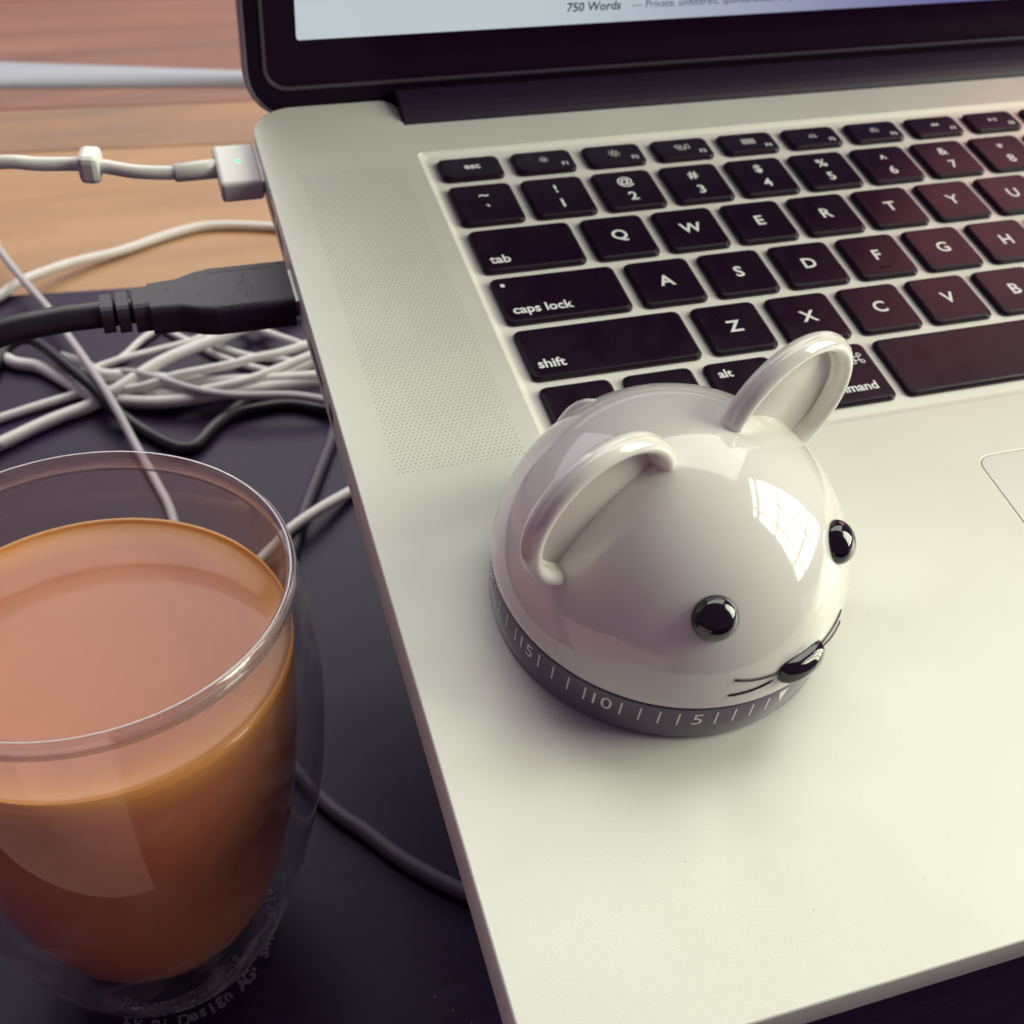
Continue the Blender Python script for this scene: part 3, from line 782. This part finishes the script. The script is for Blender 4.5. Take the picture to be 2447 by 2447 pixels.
usb = empty('usb_plug'); usb.matrix_world = lap_m
tag(usb, 'black USB plug with ribbed neck and thick cable pushed into the laptop', 'usb plug')
def sect(x, y0, y1, z0, z1, r_=1.2):
    return [(x, y, z) for y, z in rrect(y1 - y0, z1 - z0, r_, 3, (y0 + y1) / 2, (z0 + z1) / 2)]
secs = [sect(-0.9, 173.4, 189.0, -11.0, -3.0), sect(-18.5, 173.4, 189.0, -11.0, -3.0), sect(-22, 174.2, 188.2, -11.0, -3.0), sect(-26, 175.8, 186.6, -10.9, -3.1), sect(-32.5, 176.2, 186.2, -10.8, -3.2)]
ub = link('plug_body', loft(secs), M_UPLUG, usb)
link('metal_shell', box(-1.2, 3.0, 175.2, 187.2, -9.3, -4.8, 0.2), M_STEEL, usb)
for x0, x1, g in ((-36.0, -32.3, 0.3), (-39.6, -37.0, 0.0), (-43.0, -40.4, -0.3)):
    link('ridge', loft([sect(x1, 177 - g, 185.6 + g, -10.6 - g * .5, -3.4 + g * .5, 2.0), sect(x0, 177 - g, 185.6 + g, -10.6 - g * .5, -3.4 + g * .5, 2.0)]), M_UPLUG, usb)
link('neck', tube([Vector((-32, 181.3, -7)), Vector((-43.2, 181.3, -7))], 2.9, 14), M_BCABLE, usb)
for x, y in ((-21.8, 185.4), (-21.7, 179.3), (-28.4, 182.5)):
    o = link('dimple', flat_polys([disc(0, 0, 0.55, 14)]), M_PORT, ub); o.location = Vector((x, y, -2.97 if x > -25 else -3.1)) * MM
link('groove', box(-18.6, -4.6, 186.4, 187.0, -3.1, -2.96), M_PORT, ub)
for k in range(6): link('grip_bar', box(-17 + 1.6 * k, -16.3 + 1.6 * k, 174.2, 175.4, -3.1, -2.9), M_UPLUG, ub)
# raised trident mark
sym = quad_strip([(0, -4), (0, 3.2)], 0.4) + [disc(0, -4.2, 0.7)] + [[(-0.6, 3.0), (0.6, 3.0), (0, 4.3)]] + quad_strip([(0, -2.4), (1.5, -0.8), (1.5, 0.6)], 0.4) + [rect(1.0, 2.0, 0.5, 1.5)] + quad_strip([(0, -1.4), (-1.5, 0.2), (-1.5, 1.4)], 0.4) + [disc(-1.5, 1.8, 0.6)]
o = link('usb_mark', flat_polys(sym), M_PRINT, ub); o.location = Vector((-11.2, 180.6, -2.97)) * MM; o.rotation_euler = (0, 0, R(180))
cpath = catmull([(-40, 181.3, -7), (-46, 181.2, -7), (-53, 181.0, -7.1), (-66, 179.8, -8.2), (-90, 176, -14), (-130, 170, -34), (-180, 160, -70)], 8)
link('cable', tube(cpath, 3.05, 16), M_BCABLE, usb)

cables = [
 ('white_cable', 'grey-white cable arching across the wooden surface behind the black plug', M_WCABLE, 2.0, [(63.9,414.8,1.0),(39.3,430.5,-0.5),(28.3,439.1,-1.8),(1.5,447.1,-1.8),(-16.1,444.0,-1.8),(-42.1,430.4,-1.6),(-62.6,419.7,0.5),(-81.8,403.1,3.0),(-94.0,390.1,2.2),(-134.2,357.5,2.1)]),
 ('grey_cable', 'thin grey cable running from the wooden surface under the black USB cable to the glass', M_GCABLE, 1.5, [(-113.4,482.7,2.0),(-93.2,438.6,9.0),(-88.4,419.3,10.0),(-80.8,395.1,10.0),(-70.9,368.6,9.0),(-64.3,346.1,9.0),(-55.9,312.4,12.5),(-50.2,294.1,9.0),(-44.9,276.2,3.0),(-40.2,256.7,1.6),(-36.9,239.1,1.6),(-36.2,216.7,1.6)]),
 ('white_cable', 'thick grey-white cable rising diagonally from the left edge toward the black plug', M_WCABLE, 2.3, [(-134.2,265.8,2.4),(-93.3,287.1,2.4),(-88.4,289.8,2.4),(-72.7,299.4,2.4),(-57.4,305.6,3.0),(-47.7,308.4,6.5),(-31.0,319.9,8.5),(-7.9,335.3,6.5),(8.4,345.9,5.0),(29.5,356.9,4.0),(64.0,368.0,3.0)]),
 ('white_cable', 'lowest grey-white cable of the tangle, bowed beneath the others', M_WCABLE, 2.3, [(-123.8,362.8,2.4),(-93.2,350.3,2.4),(-83.5,340.9,2.4),(-75.4,336.1,2.4),(-65.6,322.8,2.4),(-57.3,311.7,2.4),(-42.9,302.5,3.6),(-29.7,297.6,5.0),(-9.2,297.2,5.6),(19.1,297.6,5.4),(40.4,296.0,4.4)]),
 ('white_cable', 'thick white cable running nearly level through the tangle to the laptop edge', M_WCABLE, 2.2, [(-67.5,340.9,2.5),(-59.6,330.8,4.5),(-53.7,319.1,6.5),(-41.7,315.4,6.0),(-21.9,307.1,6.0),(-2.0,301.3,7.0),(21.8,298.2,7.0),(40.7,299.1,6.0),(64.0,305.5,4.0)]),
 ('white_cable', 'thin white cable bending steeply up behind the ribbed plug neck', M_WCABLE, 1.4, [(-63.3,322.4,6.0),(-56.6,327.9,3.5),(-50.9,331.9,2.0),(-44.8,338.1,1.6),(-38.5,347.4,1.6),(-32.1,354.8,1.6),(-23.2,369.8,1.6),(1.4,386.7,1.6)]),
 ('white_cable', 'thin white cable slanting gently up under the middle of the plug', M_WCABLE, 1.4, [(-59.1,322.4,6.0),(-53.7,327.0,5.0),(-45.2,331.0,4.6),(-33.5,336.5,3.0),(-18.4,342.2,2.2),(-2.2,353.4,1.6),(22.2,367.9,1.6)]),
 ('white_cable', 'white cable curving from the tangle up to the laptop edge, upper of a pair', M_WCABLE, 1.6, [(-78,340,1.7),(-64,323,2.4),(-52,311,4.5),(-40.4,305.6,7.5),(-28.5,306.0,10.0),(-18.3,306.5,10.6),(-7.9,307.3,11.0),(-0.5,309.5,11.0),(10.9,313.6,9.5),(22.2,319.8,8.0),(40.0,330.3,6.0)]),
 ('white_cable', 'thin white cable sloping down to the laptop edge below the plug tip', M_WCABLE, 1.4, [(-11.1,362.8,2.0),(-2.3,351.7,4.0),(7.2,338.8,4.5),(13.7,332.0,4.5),(22.7,323.2,4.0),(35.4,308.8,3.0)]),
 ('white_cable', 'short thin white cable sloping down between the thick cables and the plug', M_WCABLE, 1.4, [(-17.4,349.3,3.0),(-12.7,340.8,2.2),(-8.4,333.1,2.0),(1.5,325.6,1.6),(9.6,321.7,1.6),(28.6,312.1,1.6)]),
 ('white_cable', 'white cable curving from the tangle up to the laptop edge, lower of a pair', M_WCABLE, 1.6, [(-44,303,2.0),(-28,301,2.0),(-13.2,302.8,2.4),(-1.4,304.8,2.6),(9.7,307.3,3.0),(21.6,313.1,3.2),(38.5,323.6,3.0)]),
 ('black_cable', 'black cable bent into a V on the dark table above the glass', M_BCABLE, 2.2, [(-102.9,315.8,2.3),(-92.9,335.2,2.3),(-89.1,343.8,3.0),(-84.9,350.3,5.0),(-78.5,349.7,7.0),(-73.0,341.1,8.0),(-65.8,326.7,8.5),(-56.5,307.9,8.5),(-51.9,298.4,6.0),(-44.0,289.3,2.5),(-35.2,277.3,2.3),(-29.8,272.5,2.3),(-25.2,273.6,2.3),(-18.2,282.6,2.3),(-6.1,295.5,2.3),(4.1,306.9,2.3),(18.1,315.8,2.3),(45.0,312.0,2.3),(80,320,2.3)]),
 ('grey_cable', 'dark grey cable curving along the laptop edge in its shadow', M_DCABLE, 2.0, [(43.1,326.3,2.1),(34.3,303.7,2.1),(25.4,281.0,2.1),(19.5,265.3,2.1),(12.3,248.9,2.1),(1.6,224.3,2.1),(-3.2,211.1,2.1),(-13.2,186.5,2.1)]),
 ('white_cable', 'short white cable between the rim of the glass and the laptop edge', M_WCABLE, 1.8, [(-40.4,188.6,1.9),(-21.6,201.1,1.9),(-9.2,211.1,4.0),(-2.2,216.9,5.8),(8.6,225.4,5.0),(21.5,235.8,2.2),(35.3,244.3,1.9),(50.2,249.5,1.9)]),
 ('grey_cable', 'dark cable on the table between the belly of the glass and the laptop', M_DCABLE, 2.0, [(-61.2,185.4,2.1),(-27.3,149.4,2.1),(-11.8,116.4,2.1),(-3.5,104.1,2.1),(3.9,93.2,2.1),(15.6,80.8,2.1),(29.6,69.5,2.1)]),
 ('white_cable', 'white cable crossing over the level thick cable of the tangle', M_WCABLE, 1.6, [(-140,286,1.7),(-105,300,1.7),(-82,309,1.7),(-66.1,314.4,1.7),(-59.3,316.4,1.7),(-51.6,317.1,2.5),(-42.3,308.3,4.5),(-29.2,300.8,6.0),(-15.7,298.1,8.0),(-1.7,299.6,9.0),(21.6,311.7,8.0),(42.7,325.1,6.0)]),
 ('grey_cable', 'thin grey cable draped over the tangle and drooping towards the laptop', M_GCABLE, 1.5, [(-68.7,337.0,1.6),(-62.1,328.5,1.6),(-53.9,325.0,2.5),(-44.6,315.9,8.0),(-34.9,307.1,9.5),(-22.5,297.0,9.0),(-9.8,290.8,8.5),(10.0,286.5,8.0),(23.1,282.5,6.0),(36.3,279.0,4.0)]),
 ('white_cable', 'thin white cable slanting down to the right beneath the tangle', M_WCABLE, 1.4, [(-32.9,363.6,1.5),(-25.3,348.8,1.5),(-18.8,340.5,1.5),(-9.4,327.3,1.5),(6.8,313.5,1.5),(26.9,303.7,1.5)]),
 ('black_cable', 'black cable forking from the V-shaped one towards the laptop', M_BCABLE, 2.0, [(-28.0,272.8,2.0),(-24.0,275.5,2.0),(-19.0,282.2,2.0),(-12.2,288.0,2.0),(-2.3,290.5,2.0),(10.2,289.9,2.0),(22.7,281.7,2.0),(34.5,271.2,2.0)]),
]
for nm, lab, mt, r_, pts in cables:
    o = link(nm, tube(catmull(pts, 8), r_, 14), mt); tag(o, lab, 'cable', 'cables lying on the table')
# specks of dust on the dark table
vv = []; ff = []
for k in range(40):
    x = random.uniform(-20, 60) if k > 3 else (2 + 3 * k); y = random.uniform(20, 260) if k > 3 else (60 - 4 * k); s = random.uniform(0.08, 0.25)
    b0 = len(vv); vv += [(x - s, y - s, 0.15), (x + s, y - s * .6, 0.15), (x + s * .4, y + s, 0.15), (x, y, 0.15 + s)]
    ff += [(b0, b0 + 1, b0 + 3), (b0 + 1, b0 + 2, b0 + 3), (b0 + 2, b0, b0 + 3)]
tag(link('table_dust', mesh_from(vv, ff), M_DUST), 'pale specks of dust on the dark table', 'dust', kind='stuff')
